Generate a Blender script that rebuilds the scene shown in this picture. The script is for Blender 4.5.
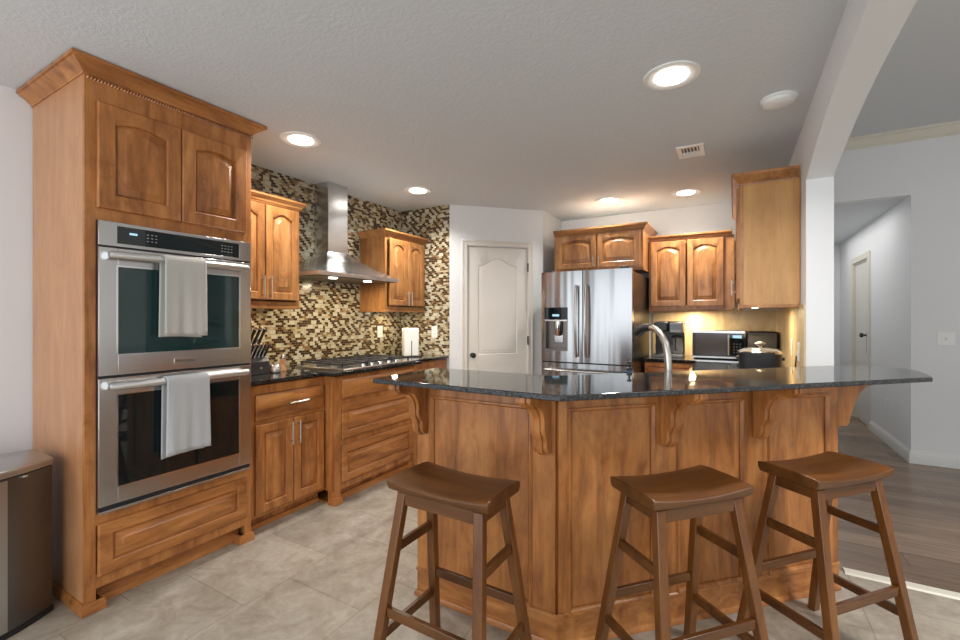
import bpy, bmesh, math, random
from mathutils import Vector, Matrix
random.seed(7)
PI = math.pi
SC = bpy.context.scene
COL = SC.collection
for _o in list(bpy.data.objects):
    bpy.data.objects.remove(_o)

# ------------------------------------------------------------------ camera, world, large lights, exposure
CZ = 2.49                                    # kitchen ceiling height
cam_d = bpy.data.cameras.new('camera'); cam = bpy.data.objects.new('camera', cam_d); COL.objects.link(cam)
cam.location = (0, 0, 1.33); cam.rotation_euler = (PI/2, 0, math.radians(30))
cam_d.sensor_width = 36; cam_d.lens = 440/960*36; cam_d.shift_y = -2/960; cam_d.clip_start = .03
SC.camera = cam
wd = bpy.data.worlds.new('world'); SC.world = wd; wd.use_nodes = True
wd.node_tree.nodes['Background'].inputs[0].default_value = (.91, .955, 1.0, 1)
wd.node_tree.nodes['Background'].inputs[1].default_value = 0.70


def area(name, loc, rot, sx, sy, power, color=(1, 1, 1), parent=None, shape='RECTANGLE', spread=PI):
    l = bpy.data.lights.new(name, 'AREA'); l.shape = shape; l.size = sx; l.size_y = sy
    l.energy = power; l.color = color; l.spread = spread
    o = bpy.data.objects.new(name, l); COL.objects.link(o); o.location = loc; o.rotation_euler = rot
    if parent: o.parent = parent
    return o


area('fill_behind_camera', (-.9, -2.1, 1.45), (PI/2, 0, 0), 4.6, 2.3, 50, (.93, .965, 1))  # unseen soft fill added behind the camera, no window is built there
area('fill_living_side', (4.55, 1.6, 1.7), (PI/2, 0, PI/2), 4.8, 2.8, 12, (1, .98, .95))  # unseen side fill added on the living side, the wall has no window
area('fill_living_top', (2.1, 1.5, 3.0), (0, 0, 0), .9, .9, 46, (1, .97, .92), spread=math.radians(115))  # unseen lamp added to brighten the right foreground floor and the stools
area('fill_hall', (.90, 7.0, 2.44), (0, 0, 0), .7, 2.2, 7, (1, .98, .96))  # unseen light without a fixture, added to lift the hall
VS = SC.view_settings
VS.view_transform = 'Standard'; VS.look = 'None'; VS.gamma = 1; VS.use_curve_mapping = False
VS.exposure = 0.64

# ------------------------------------------------------------------ materials
MATS = {}


def mat(name, color=(.5, .5, .5), rough=.5, metal=0, **kw):
    m = bpy.data.materials.new(name); m.use_nodes = True
    p = m.node_tree.nodes['Principled BSDF']
    p.inputs['Base Color'].default_value = (*color, 1); p.inputs['Roughness'].default_value = rough
    p.inputs['Metallic'].default_value = metal
    for k, v in kw.items():
        p.inputs[k].default_value = v
    MATS[name] = m
    return m


def N(m, t, **kw):
    n = m.node_tree.nodes.new(t)
    for k, v in kw.items():
        setattr(n, k, v)
    return n


def L(m, a, b): m.node_tree.links.new(a, b)


def P(m): return m.node_tree.nodes['Principled BSDF']


def coords(m, scale=(1, 1, 1), loc=(0, 0, 0), rot=(0, 0, 0), rand=False):
    tc = N(m, 'ShaderNodeTexCoord'); mp = N(m, 'ShaderNodeMapping')
    mp.inputs['Scale'].default_value = scale; mp.inputs['Location'].default_value = loc; mp.inputs['Rotation'].default_value = rot
    if rand:
        oi = N(m, 'ShaderNodeObjectInfo'); ad = N(m, 'ShaderNodeVectorMath', operation='ADD')
        mu = N(m, 'ShaderNodeMath', operation='MULTIPLY'); mu.inputs[1].default_value = 37.0
        L(m, oi.outputs['Random'], mu.inputs[0]); L(m, tc.outputs['Object'], ad.inputs[0]); L(m, mu.outputs[0], ad.inputs[1])
        L(m, ad.outputs[0], mp.inputs[0])
    else:
        L(m, tc.outputs['Object'], mp.inputs[0])
    return mp.outputs[0]


def noise(m, vec, scale, detail=4, rough=.55, dist=0):
    n = N(m, 'ShaderNodeTexNoise'); n.inputs['Scale'].default_value = scale; n.inputs['Detail'].default_value = detail
    n.inputs['Roughness'].default_value = rough; n.inputs['Distortion'].default_value = dist
    L(m, vec, n.inputs['Vector']); return n.outputs['Fac']


def ramp(m, fac, stops, interp='LINEAR'):
    r = N(m, 'ShaderNodeValToRGB'); r.color_ramp.interpolation = interp
    e = r.color_ramp.elements
    while len(e) < len(stops): e.new(.5)
    for i, (p, c) in enumerate(stops):
        e[i].position = p; e[i].color = (*c, 1) if len(c) == 3 else c
    L(m, fac, r.inputs[0]); return r.outputs[0]


def mixc(m, a, b, fac, mode='MIX'):
    x = N(m, 'ShaderNodeMix', data_type='RGBA', blend_type=mode)
    if isinstance(fac, (int, float)): x.inputs[0].default_value = fac
    else: L(m, fac, x.inputs[0])
    for i, v in ((6, a), (7, b)):
        if isinstance(v, tuple): x.inputs[i].default_value = (*v, 1)
        else: L(m, v, x.inputs[i])
    return x.outputs[2]


def bump(m, h, strength, dist=.002):
    b = N(m, 'ShaderNodeBump'); b.inputs['Strength'].default_value = strength; b.inputs['Distance'].default_value = dist
    L(m, h, b.inputs['Height']); L(m, b.outputs[0], P(m).inputs['Normal'])


def wood(name, axis, dark, mid, light, rough=.40, blotch=.6, stretch=7):
    m = mat(name, mid, rough)
    s = {'z': (stretch, stretch, 1), 'x': (1, stretch, stretch), 'y': (stretch, 1, stretch)}[axis]
    v = coords(m, s, rand=True)
    g = noise(m, v, 1.6, 6, .6, .9)
    col = ramp(m, g, [(.28, dark), (.5, mid), (.72, light)])
    v2 = coords(m, {'z': (1, 1, .45), 'x': (.45, 1, 1), 'y': (1, .45, 1)}[axis], rand=True)
    b = noise(m, v2, 12, 5, .68, .6)
    bl = ramp(m, b, [(.30, (.40, .29, .22)), (.47, (.86, .82, .79)), (.64, (1.12, 1.10, 1.08))])
    col = mixc(m, col, bl, blotch, 'MULTIPLY')
    v3 = coords(m, {'z': (130, 130, 3), 'x': (3, 130, 130), 'y': (130, 3, 130)}[axis], rand=True)
    f = noise(m, v3, 1, 2)
    col = mixc(m, col, ramp(m, f, [(.35, (.80, .76, .72)), (.6, (1, 1, 1))]), .35, 'MULTIPLY')
    L(m, col, P(m).inputs['Base Color'])
    P(m).inputs['Coat Weight'].default_value = .12; P(m).inputs['Coat Roughness'].default_value = .18
    bump(m, f, .06)
    return m


WD, WM, WL = (.20, .066, .015), (.44, .170, .044), (.59, .27, .084)
wood('wood', 'z', WD, WM, WL); wood('wood_h', 'x', WD, WM, WL)
UD, UM, UL = (.23, .088, .024), (.43, .192, .060), (.56, .285, .105)  # same finish as the base cabinets, warm lighting put into paler tones
wood('wood_upper_lit', 'z', UD, UM, UL); wood('wood_upper_lit_h', 'x', UD, UM, UL)
wood('wood_pale', 'z', (.43, .195, .085), (.50, .24, .108), (.55, .28, .13), .36, .2)  # on the oven cabinet sides the paler tone holds the light falling there
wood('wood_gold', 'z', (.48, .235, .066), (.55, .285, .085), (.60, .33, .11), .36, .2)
wood('stool_wood', 'x', (.060, .019, .003), (.105, .036, .006), (.160, .062, .013), .36, .45)
wood('stool_wood_z', 'z', (.085, .027, .004), (.150, .052, .009), (.215, .085, .018), .34, .45)

m = mat('wall_paint', (.77, .78, .79), .62); bump(m, noise(m, coords(m), 60, 3), .12, .003)
m = mat('ceiling_paint', (.66, .685, .71), .85)
bump(m, ramp(m, noise(m, coords(m), 55, 3, .6, .6), [(.42, (0, 0, 0)), (.62, (1, 1, 1))]), .22, .004)
mat('white_trim', (.72, .72, .70), .35)
mat('cream_trim', (.70, .66, .57), .4)
mat('bounce_board', (.66, .60, .50), .7)
mat('door_paint', (.72, .69, .64), .4)
mat('white_plastic', (.86, .86, .84), .35)
mat('black_plastic', (.018, .018, .02), .32)
mat('dark_plastic', (.045, .045, .048), .4)
mat('black_glass', (.006, .011, .012), .035, 0, **{'Specular IOR Level': .6})
mat('teal_reflection_glass', (.010, .035, .034), .035, 0, **{'Specular IOR Level': .6})  # teal of the reflected room put into the upper oven glass colour
mat('grey_screen', (.09, .08, .08), .12)
mat('black_iron', (.015, .015, .017), .5)
mat('chrome', (.70, .70, .71), .12, 1)
mat('nickel', (.55, .52, .48), .3, 1)
mat('bronze', (.05, .045, .04), .35, .8)
mat('rubber', (.01, .01, .01), .7)
m = mat('lamp_glow', (1, .97, .9), .4); P(m).inputs['Emission Color'].default_value = (1, .96, .88, 1); P(m).inputs['Emission Strength'].default_value = 6
m = mat('display_glow', (.02, .05, .08), .2); P(m).inputs['Emission Color'].default_value = (.5, .8, 1, 1); P(m).inputs['Emission Strength'].default_value = .6
m = mat('clear_glass', (.9, .92, .92), .03); P(m).inputs['Transmission Weight'].default_value = .85
mat('soap', (.02, .035, .06), .15)
mat('mark_grey', (.35, .37, .38), .4)
mat('towel_cloth', (.52, .51, .47), .95)
mat('towel_cloth_grey', (.47, .48, .49), .95)
for k in ('towel_cloth', 'towel_cloth_grey'):
    m = MATS[k]; bump(m, noise(m, coords(m), 260, 3), .6, .004)


def steel(name, axis, base=(.56, .555, .55), rough=.24, wav=0.0):
    m = mat(name, base, rough, 1)
    s = {'x': (3, 260, 260), 'z': (260, 260, 3)}[axis]
    n = noise(m, coords(m, s), 1, 2)
    L(m, ramp(m, n, [(.3, (rough*.93,)*3), (.7, (rough*1.08,)*3)]), P(m).inputs['Roughness'])
    L(m, mixc(m, base, ramp(m, n, [(.3, (.95,)*3), (.7, (1, 1, 1))]), .5, 'MULTIPLY'), P(m).inputs['Base Color'])
    if wav:
        w = noise(m, coords(m, (9, 9, .55) if axis == 'z' else (.7, 9, 9)), 1, 1)
        bump(m, w, wav, .02)


steel('steel', 'x'); steel('steel_v', 'z'); steel('fridge_steel', 'z', (.32, .325, .33), .22, .5)
steel('satin_steel', 'x', (.74, .74, .74), .38)
steel('steel_dark', 'z', (.17, .155, .145), .3)
steel('can_steel', 'z', (.17, .17, .172), .3)
steel('can_lid_steel', 'x', (.50, .51, .52), .32)
steel('hood_steel', 'z', (.60, .605, .61), .25)

m = mat('granite', (.01, .01, .011), .05, **{'Specular IOR Level': .6})
v = coords(m)
vo = N(m, 'ShaderNodeTexVoronoi'); vo.inputs['Scale'].default_value = 190; L(m, v, vo.inputs['Vector'])
s1 = ramp(m, noise(m, v, 120, 3, .7), [(.52, (.008, .009, .010)), (.60, (.035, .038, .036)), (.70, (.13, .13, .12))])
s2 = ramp(m, noise(m, v, 60, 2, .6), [(.60, (0, 0, 0)), (.72, (.10, .085, .065))])
L(m, mixc(m, s1, s2, 1.0, 'ADD'), P(m).inputs['Base Color'])
m = mat('granite_edge', (.05, .05, .05), .35)
v = coords(m)
L(m, ramp(m, noise(m, v, 130, 3, .7), [(.40, (.008, .009, .010)), (.54, (.028, .029, .031)), (.70, (.13, .135, .14))]), P(m).inputs['Base Color'])
bump(m, noise(m, v, 45, 3), .6, .01)


def math_n(m, op, a, b=None):
    n = N(m, 'ShaderNodeMath', operation=op)
    for i, x in ((0, a), (1, b)):
        if x is None: continue
        if isinstance(x, (int, float)): n.inputs[i].default_value = x
        else: L(m, x, n.inputs[i])
    return n.outputs[0]


def mosaic(name, uaxis):
    """glass and stone mosaic: rows of small bricks, random cream / tan / dark brown"""
    m = mat(name, (.5, .45, .33), .18)
    tc = N(m, 'ShaderNodeTexCoord'); sp = N(m, 'ShaderNodeSeparateXYZ'); L(m, tc.outputs['Object'], sp.inputs[0])
    W_, H_ = .036, .0182
    row = math_n(m, 'FLOOR', math_n(m, 'DIVIDE', sp.outputs['Z'], H_))
    u = math_n(m, 'ADD', math_n(m, 'DIVIDE', sp.outputs[uaxis], W_), math_n(m, 'MULTIPLY', math_n(m, 'FLOORED_MODULO', row, 2.0), .5))
    col = math_n(m, 'FLOOR', u)

    def white(a, b_, seed):
        cb = N(m, 'ShaderNodeCombineXYZ'); L(m, a, cb.inputs[0]); L(m, b_, cb.inputs[1]); cb.inputs[2].default_value = seed
        w = N(m, 'ShaderNodeTexWhiteNoise'); L(m, cb.outputs[0], w.inputs['Vector']); return w.outputs['Value']

    def joint(f, g):
        # 1 on the grout lines round a brick, f and g run 0..1 across it
        a = math_n(m, 'LESS_THAN', math_n(m, 'ABSOLUTE', math_n(m, 'SUBTRACT', f, .5)), .475)
        b_ = math_n(m, 'LESS_THAN', math_n(m, 'ABSOLUTE', math_n(m, 'SUBTRACT', g, .5)), .445)
        return math_n(m, 'SUBTRACT', 1.0, math_n(m, 'MULTIPLY', a, b_))
    chk = math_n(m, 'FLOORED_MODULO', math_n(m, 'ADD', col, math_n(m, 'FLOOR', math_n(m, 'DIVIDE', row, 2.0))), 2.0)
    val = math_n(m, 'ADD', math_n(m, 'MULTIPLY', white(col, row, 1.7), .72), math_n(m, 'MULTIPLY', chk, .28))
    cs = ramp(m, val, [(0, (.040, .019, .009)), (.24, (.075, .036, .014)), (.44, (.25, .15, .065)), (.54, (.48, .43, .29)), (.76, (.55, .51, .38)), (.90, (.36, .27, .14))], 'CONSTANT')
    c1 = mixc(m, cs, (.25, .22, .16), joint(math_n(m, 'FRACT', u), math_n(m, 'FRACT', math_n(m, 'DIVIDE', sp.outputs['Z'], H_))))
    # two-row cream blocks scattered through the field
    zb = math_n(m, 'DIVIDE', sp.outputs['Z'], H_*2); rb = math_n(m, 'FLOOR', zb)
    ub = math_n(m, 'ADD', math_n(m, 'DIVIDE', sp.outputs[uaxis], W_*1.5), math_n(m, 'MULTIPLY', math_n(m, 'FLOORED_MODULO', rb, 3.0), .37)); cbk = math_n(m, 'FLOOR', ub)
    sel = math_n(m, 'GREATER_THAN', math_n(m, 'ADD', math_n(m, 'MULTIPLY', white(cbk, rb, 5.1), .6), math_n(m, 'MULTIPLY', math_n(m, 'FLOORED_MODULO', math_n(m, 'ADD', cbk, rb), 2.0), .4)), .80)
    cbig = mixc(m, (.57, .53, .40), (.25, .22, .16), joint(math_n(m, 'FRACT', ub), math_n(m, 'FRACT', zb)))
    L(m, mixc(m, c1, cbig, sel), P(m).inputs['Base Color'])
    return m


mosaic('mosaic_left', 'Y'); mosaic('mosaic_back', 'X')

m = mat('beige_tile', (.60, .48, .30), .4)
v = coords(m); L(m, ramp(m, noise(m, coords(m, (3, 3, 1)), 4, 5, .6, .6), [(.3, (.50, .36, .19)), (.55, (.62, .48, .28)), (.75, (.70, .58, .38))]), P(m).inputs['Base Color'])

m = mat('floor_tile', (.4, .36, .3), .42)
tc = N(m, 'ShaderNodeTexCoord'); sp = N(m, 'ShaderNodeSeparateXYZ'); L(m, tc.outputs['Object'], sp.inputs[0])
cb = N(m, 'ShaderNodeCombineXYZ'); L(m, math_n(m, 'SUBTRACT', sp.outputs['Y'], 1.71), cb.inputs[0]); L(m, math_n(m, 'ADD', sp.outputs['X'], 1.965), cb.inputs[1])
b = N(m, 'ShaderNodeTexBrick'); b.offset = .5
for k, val in (('Scale', 1), ('Brick Width', .495), ('Row Height', .495), ('Mortar Size', .0032), ('Mortar Smooth', .1), ('Bias', 0)):
    b.inputs[k].default_value = val
b.inputs['Color1'].default_value = (.90, .90, .90, 1); b.inputs['Color2'].default_value = (1.05, 1.04, 1.02, 1); b.inputs['Mortar'].default_value = (.74, .70, .62, 1)
L(m, cb.outputs[0], b.inputs['Vector'])
v = coords(m)
cl = ramp(m, noise(m, v, 5.5, 8, .68, .8), [(.30, (.255, .215, .165)), (.50, (.37, .325, .265)), (.70, (.475, .435, .375))])
fl = ramp(m, noise(m, v, 30, 5, .7), [(.35, (.78, .76, .72)), (.6, (1, 1, 1))])
L(m, mixc(m, mixc(m, cl, fl, .6, 'MULTIPLY'), b.outputs['Color'], 1.0, 'MULTIPLY'), P(m).inputs['Base Color'])
bump(m, math_n(m, 'SUBTRACT', 1.0, b.outputs['Fac']), .3, .002)

m = mat('floor_planks', (.2, .13, .09), .24)
tc = N(m, 'ShaderNodeTexCoord')
b = N(m, 'ShaderNodeTexBrick'); b.offset = .37
for k, val in (('Scale', 1), ('Brick Width', 1.3), ('Row Height', .16), ('Mortar Size', .0016), ('Mortar Smooth', .1), ('Bias', -.1)):
    b.inputs[k].default_value = val
b.inputs['Color1'].default_value = (.155, .100, .066, 1); b.inputs['Color2'].default_value = (.29, .205, .140, 1); b.inputs['Mortar'].default_value = (.05, .03, .02, 1)
L(m, tc.outputs['Object'], b.inputs['Vector'])
g = ramp(m, noise(m, coords(m, (1.2, 22, 1)), 1.5, 6, .65, .5), [(.3, (.62, .6, .58)), (.65, (1.15, 1.12, 1.1))])
L(m, mixc(m, b.outputs['Color'], g, 1.0, 'MULTIPLY'), P(m).inputs['Base Color'])


# ------------------------------------------------------------------ mesh building
class MB:
    def __init__(self): self.v = []; self.f = []

    def add(self, vs, fs):
        o = len(self.v); self.v += [tuple(p) for p in vs]; self.f += [tuple(i+o for i in f) for f in fs]; return self

    def box(self, x0, x1, y0, y1, z0, z1):
        vs = [(x, y, z) for z in (z0, z1) for y in (y0, y1) for x in (x0, x1)]
        return self.add(vs, [(0, 2, 3, 1), (4, 5, 7, 6), (0, 1, 5, 4), (2, 6, 7, 3), (0, 4, 6, 2), (1, 3, 7, 5)])

    def hexa(self, bot, top):
        n = len(bot)
        return self.add(list(bot)+list(top), [tuple(range(n))[::-1], tuple(range(n, 2*n))]+[(i, (i+1) % n, n+(i+1) % n, n+i) for i in range(n)])

    def prism(self, pts, z0, z1): return self.hexa([(x, y, z0) for x, y in pts], [(x, y, z1) for x, y in pts])

    def prism_x(self, pts, x0, x1):          # pts are (y, z)
        return self.hexa([(x0, y, z) for y, z in pts], [(x1, y, z) for y, z in pts])

    def loft(self, loops, cap0=True, cap1=True, closed=True):
        n = len(loops[0]); vs = [p for l in loops for p in l]; fs = []
        for k in range(len(loops)-1):
            for i in range(n if closed else n-1):
                j = (i+1) % n; fs.append((k*n+i, k*n+j, (k+1)*n+j, (k+1)*n+i))
        if cap0: fs.append(tuple(range(n))[::-1])
        if cap1: fs.append(tuple((len(loops)-1)*n+i for i in range(n)))
        return self.add(vs, fs)

    def lathe(self, prof, c=(0, 0, 0), n=28, axis='z', cap0=True, cap1=True):
        loops = []
        for r, h in prof:
            l = []
            for i in range(n):
                a = 2*PI*i/n; p = (r*math.cos(a), r*math.sin(a), h)
                if axis == 'y': p = (p[0], p[2], p[1])
                if axis == 'x': p = (p[2], p[0], p[1])
                l.append((c[0]+p[0], c[1]+p[1], c[2]+p[2]))
            loops.append(l)
        return self.loft(loops, cap0, cap1)

    def tube(self, pts, r, n=10):
        pts = [Vector(p) for p in pts]; loops = []; up = None
        for i, p in enumerate(pts):
            d = (pts[min(i+1, len(pts)-1)]-pts[max(i-1, 0)]).normalized()
            if up is None:
                up = Vector((0, 0, 1)) if abs(d.z) < .9 else Vector((1, 0, 0))
            s = d.cross(up).normalized(); up = s.cross(d).normalized()
            rr = r[i] if isinstance(r, (list, tuple)) else r
            loops.append([p+s*rr*math.cos(2*PI*k/n)+up*rr*math.sin(2*PI*k/n) for k in range(n)])
        return self.loft(loops)

    def sweep(self, path, prof):             # path in plan, profile (outwards, z) closed; outwards is to the right of travel
        pv = [Vector(p) for p in path]; loops = []
        for i, p in enumerate(pv):
            ns = []
            if i > 0: d = (p-pv[i-1]).normalized(); ns.append(Vector((d.y, -d.x)))
            if i < len(pv)-1: d = (pv[i+1]-p).normalized(); ns.append(Vector((d.y, -d.x)))
            if len(ns) == 2:
                b = (ns[0]+ns[1]).normalized(); b = b/b.dot(ns[0])
            else: b = ns[0]
            loops.append([(p.x+b.x*o, p.y+b.y*o, z) for o, z in prof])
        return self.loft(loops)

    def build(self, name, material, parent=None, bevel=0, smooth=35, loc=None, rotz=None, kind=None, segs=2):
        me = bpy.data.meshes.new(name); me.from_pydata(self.v, [], self.f); me.validate()
        bm = bmesh.new(); bm.from_mesh(me); bmesh.ops.recalc_face_normals(bm, faces=bm.faces); bm.to_mesh(me); bm.free()
        mats = material if isinstance(material, (list, tuple)) else [material]
        for k in mats: me.materials.append(MATS[k])
        if smooth:
            me.shade_smooth(); me.set_sharp_from_angle(angle=math.radians(smooth))
        o = bpy.data.objects.new(name, me); COL.objects.link(o)
        if parent: o.parent = parent
        if loc: o.location = loc
        if rotz is not None: o.rotation_euler = (0, 0, rotz)
        if kind: o['kind'] = kind
        if bevel:
            b = o.modifiers.new('bevel', 'BEVEL'); b.width = bevel; b.segments = segs; b.limit_method = 'ANGLE'; b.angle_limit = math.radians(40)
            b.harden_normals = False
        return o


def thing(name, label, cat, loc=(0, 0, 0), rotz=0, group=None):
    o = bpy.data.objects.new(name, None); COL.objects.link(o); o.empty_display_size = .1
    o.location = loc; o.rotation_euler = (0, 0, rotz); return tag(o, label, cat, group)


def tag(o, label, cat, group=None):
    o['label'] = label; o['category'] = cat
    if group: o['group'] = group
    return o


def dup(root, loc, rotz, label):
    r = root.copy(); COL.objects.link(r); r.location = loc; r.rotation_euler = (0, 0, rotz); r['label'] = label
    for ch in root.children:
        c = ch.copy(); COL.objects.link(c); c.parent = r
        for g in ch.children:
            d = g.copy(); COL.objects.link(d); d.parent = c
    return r


def struct(name, mb, material, parent=None, **kw):
    return mb.build(name, material, parent, kind=None if parent else 'structure', **kw)


R90 = PI/2; R45 = PI/4; S2 = math.sqrt(.5)


def frame_pts(rotz, ox, oy):
    c, s = math.cos(rotz), math.sin(rotz)
    return lambda u, v: (ox+u*c-v*s, oy+u*s+v*c)


# ------------------------------------------------------------------ the setting
MB_ = MB
XL, XR = -3.16, .36
fl = MB().prism([(XL-.1, -2.4), (4.6, -2.4), (4.6, 2.96), (.40, 2.96), (.40, 5.2), (XL-.1, 5.2)], -.08, 0)
struct('floor', fl, 'floor_tile')
struct('floor_wood', MB().box(.40, 4.6, 2.96, 9.0, -.08, .0), 'floor_planks')
struct('trim_threshold', MB().prism_x([(2.925, 0.0002), (2.935, .008), (2.985, .008), (2.995, .0002)], .50, 4.6), 'cream_trim')

struct('ceiling', MB().box(XL-.1, XR, -2.4, 5.16, CZ, CZ+.1), 'ceiling_paint')
struct('ceiling_living', MB().box(.487, 4.6, -2.4, 5.47, 3.05, 3.15), 'ceiling_paint')
struct('ceiling_hall', MB().box(.45, 1.405, 5.57, 8.6, 2.46, 2.56), 'ceiling_paint')
struct('wall_left', MB().box(XL-.1, XL, -2.4, 3.84, 0, CZ), 'wall_paint')
struct('wall_stub', MB().box(XL, -2.513, 3.74, 3.84, 0, CZ), 'wall_paint')
struct('trim_mosaic_left', MB().box(XL, XL+.008, 1.602, 3.74, .945, CZ), 'mosaic_left')
struct('trim_mosaic_stub', MB().box(XL+.008, -2.519, 3.732, 3.74, .945, CZ), 'mosaic_back')

# pantry wall across the corner, with its door opening
PL = math.hypot(-1.789+2.513, 4.461-3.74)
fp = frame_pts(R45, -2.513, 3.74)
D0, D1, DH = .175, .850, 2.085
mb = MB()
for u0, u1, z0, z1 in ((0, D0, 0, CZ), (D1, PL, 0, CZ), (D0, D1, DH, CZ)):
    mb.prism([fp(u0, 0), fp(u1, 0), fp(u1, .1), fp(u0, .1)], z0, z1)
struct('wall_pantry', mb, 'wall_paint')
struct('wall_return', MB().box(-1.889, -1.789, 4.461, 5.06, 0, CZ), 'wall_paint')
struct('wall_back', MB().box(-1.889, XR, 5.06, 5.16, 0, CZ), 'wall_paint')
struct('trim_backsplash_back', MB().box(-.76, XR-.01, 5.05, 5.06, .945, 1.41), 'beige_tile')
struct('trim_backsplash_right', MB().box(XR-.01, XR, 3.15, 5.06, .945, 1.41), 'beige_tile')

# right wall and the arch in it (profile in the Y-Z plane)
arch = [(3.14, 2.127), (3.06, 2.150), (2.98, 2.170), (2.88, 2.192), (2.79, 2.210), (2.67, 2.232), (2.55, 2.252), (2.45, 2.265), (2.35, 2.276), (2.22, 2.288), (2.1, 2.296), (1.86, 2.304), (1.6, 2.308), (1.3, 2.309)]
arch = arch+[(2.6-y, z) for y, z in arch[::-1][1:]]
yb = arch[-1][0]
mb = MB()
for x0, x1 in ((XR, .487),):
    prev = None
    loops = []
    for y, z in arch:
        loops.append([(x0, y, z), (x1, y, z), (x1, y, 3.05), (x0, y, 3.05)])
    mb.loft(loops)
    mb.box(x0, x1, 3.14, 5.16, 0, 3.05)
    mb.box(x0, x1, yb-.7, yb, 0, 3.05)
struct('wall_right', mb, 'wall_paint', smooth=25)
struct('wall_far', MB().box(.35, 1.405, 5.47, 5.57, 2.46, 3.15).box(1.405, 4.6, 5.47, 5.57, 0, 3.15).box(.35, .45, 5.16, 5.47, 0, 3.15), 'wall_paint')
struct('wall_hall_left', MB().box(.35, .45, 5.57, 8.7, 0, 2.56), 'wall_paint')
struct('wall_hall_end', MB().box(.45, 1.505, 8.6, 8.7, 0, 2.56), 'wall_paint')
HD0, HD1 = 6.93, 7.68
struct('wall_hall_right', MB().box(1.405, 1.505, 5.57, HD0, 0, 2.56).box(1.405, 1.505, HD1, 8.6, 0, 2.56).box(1.405, 1.505, HD0, HD1, 2.06, 2.56), 'wall_paint')

BBP = [(0, .001), (.014, .001), (.014, .085), (.010, .098), (.006, .104), (.004, .118), (0, .12)]
struct('wall_living_side', MB().box(4.6, 4.7, -2.4, 5.57, 0, 3.15), 'wall_paint')  # unseen wall, added to keep outside light off the far wall
struct('baseboard_far', MB().sweep([(1.405, 6.85), (1.405, 5.47), (4.6, 5.47)], BBP), 'white_trim')
struct('baseboard_left', MB().sweep([(XL, .80), (XL, -2.4)][::-1], BBP), 'white_trim')
CR = [(0, 2.95), (.014, 2.95), (.016, 2.966), (.026, 2.968), (.034, 2.985), (.055, 3.005), (.064, 3.022), (.080, 3.024), (.082, 3.049), (0, 3.049)]
struct('trim_crown', MB().sweep([(.487, 5.47), (4.6, 5.47)], CR), 'cream_trim')


# ------------------------------------------------------------------ cabinet pieces
def door_mesh(mb, x, z, w, h, t=.021, stile=.056, rise=0.0, y0=0.0, raised=True, nt=17, bell=False, depth=.0155, outer=.005):
    def rect(i, y):
        pts = [(x+i, y, z+i), (x+w-i, y, z+i)]
        for k in range(nt):
            s = 1-2*k/(nt-1); pts.append((x+w/2+s*(w/2-i), y, z+h-i))
        return pts

    def opening(i, y):
        pts = [(x+i, y, z+i), (x+w-i, y, z+i)]
        for k in range(nt):
            s = 1-2*k/(nt-1)
            a = (.5+.5*math.cos(PI*min(1, abs(s)/.9))) if bell else max(0, 1-(s/.9)**2)
            pts.append((x+w/2+s*(w/2-i), y, z+h-i-rise+rise*a))
        return pts
    f = y0-t
    lp = [rect(0, y0), rect(0, f+outer), rect(outer, f), opening(stile, f), opening(stile+.005, f+.004), opening(stile+.007, f+depth), opening(stile+.013, f+depth)]
    if raised: lp += [opening(stile+.015, f+depth-.004), opening(stile+.043, f+.003), opening(stile+.045, f+.0008)]
    return mb.loft(lp)


def slab_mesh(mb, x, z, w, h, t=.021, y0=0.0):
    def r(i, y): return [(x+i, y, z+i), (x+w-i, y, z+i), (x+w-i, y, z+h-i), (x+i, y, z+h-i)]
    return mb.loft([r(0, y0), r(0, y0-t+.007), r(.010, y0-t+.002), r(.014, y0-t)])


def pull(name, parent, x, y, z, length, vertical, r=.0052, mname='nickel'):
    mb = MB(); h = length/2; yo = y-.028
    if vertical:
        mb.tube([(x, yo, z-h), (x, yo, z+h)], r)
        for s in (-.7, .7): mb.tube([(x, y, z+s*h), (x, yo, z+s*h)], r*.8)
    else:
        mb.tube([(x-h, yo, z), (x+h, yo, z)], r)
        for s in (-.7, .7): mb.tube([(x+s*h, y, z), (x+s*h, yo, z)], r*.8)
    return mb.build(name, mname, parent)


def crown_prof(z, h=.055, p=.055):
    return [(0, z), (.006, z), (.008, z+.008), (.014, z+.012), (p*.45, z+h*.45), (p*.8, z+h*.62), (p*.86, z+h*.72), (p, z+h*.75), (p, z+h), (0, z+h)]


def shoe(mb, path, h=.045, p=.012):
    return mb.sweep(path, [(0, .001), (p, .001), (p, h*.6), (p*.5, h), (0, h)])


def carcass(w, d, z0, z1, fw=.04, top=True, bottom=True):
    mb = MB(); t = .018
    mb.box(0, t, .02, d, z0, z1).box(w-t, w, .02, d, z0, z1).box(t, w-t, d-t, d, z0, z1)
    if bottom: mb.box(t, w-t, .02, d-t, z0, z0+t)
    if top: mb.box(t, w-t, .02, d-t, z1-t, z1)
    return mb


def face_frame(mb, w, z0, z1, rails, stl=.04, str_=.04, mids=()):
    mb.box(0, stl, 0, .02, z0, z1).box(w-str_, w, 0, .02, z0, z1)
    for a, b in rails: mb.box(stl, w-str_, 0, .02, a, b)
    for a, b, c, d in mids: mb.box(a, b, 0, .02, c, d)
    return mb


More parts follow.
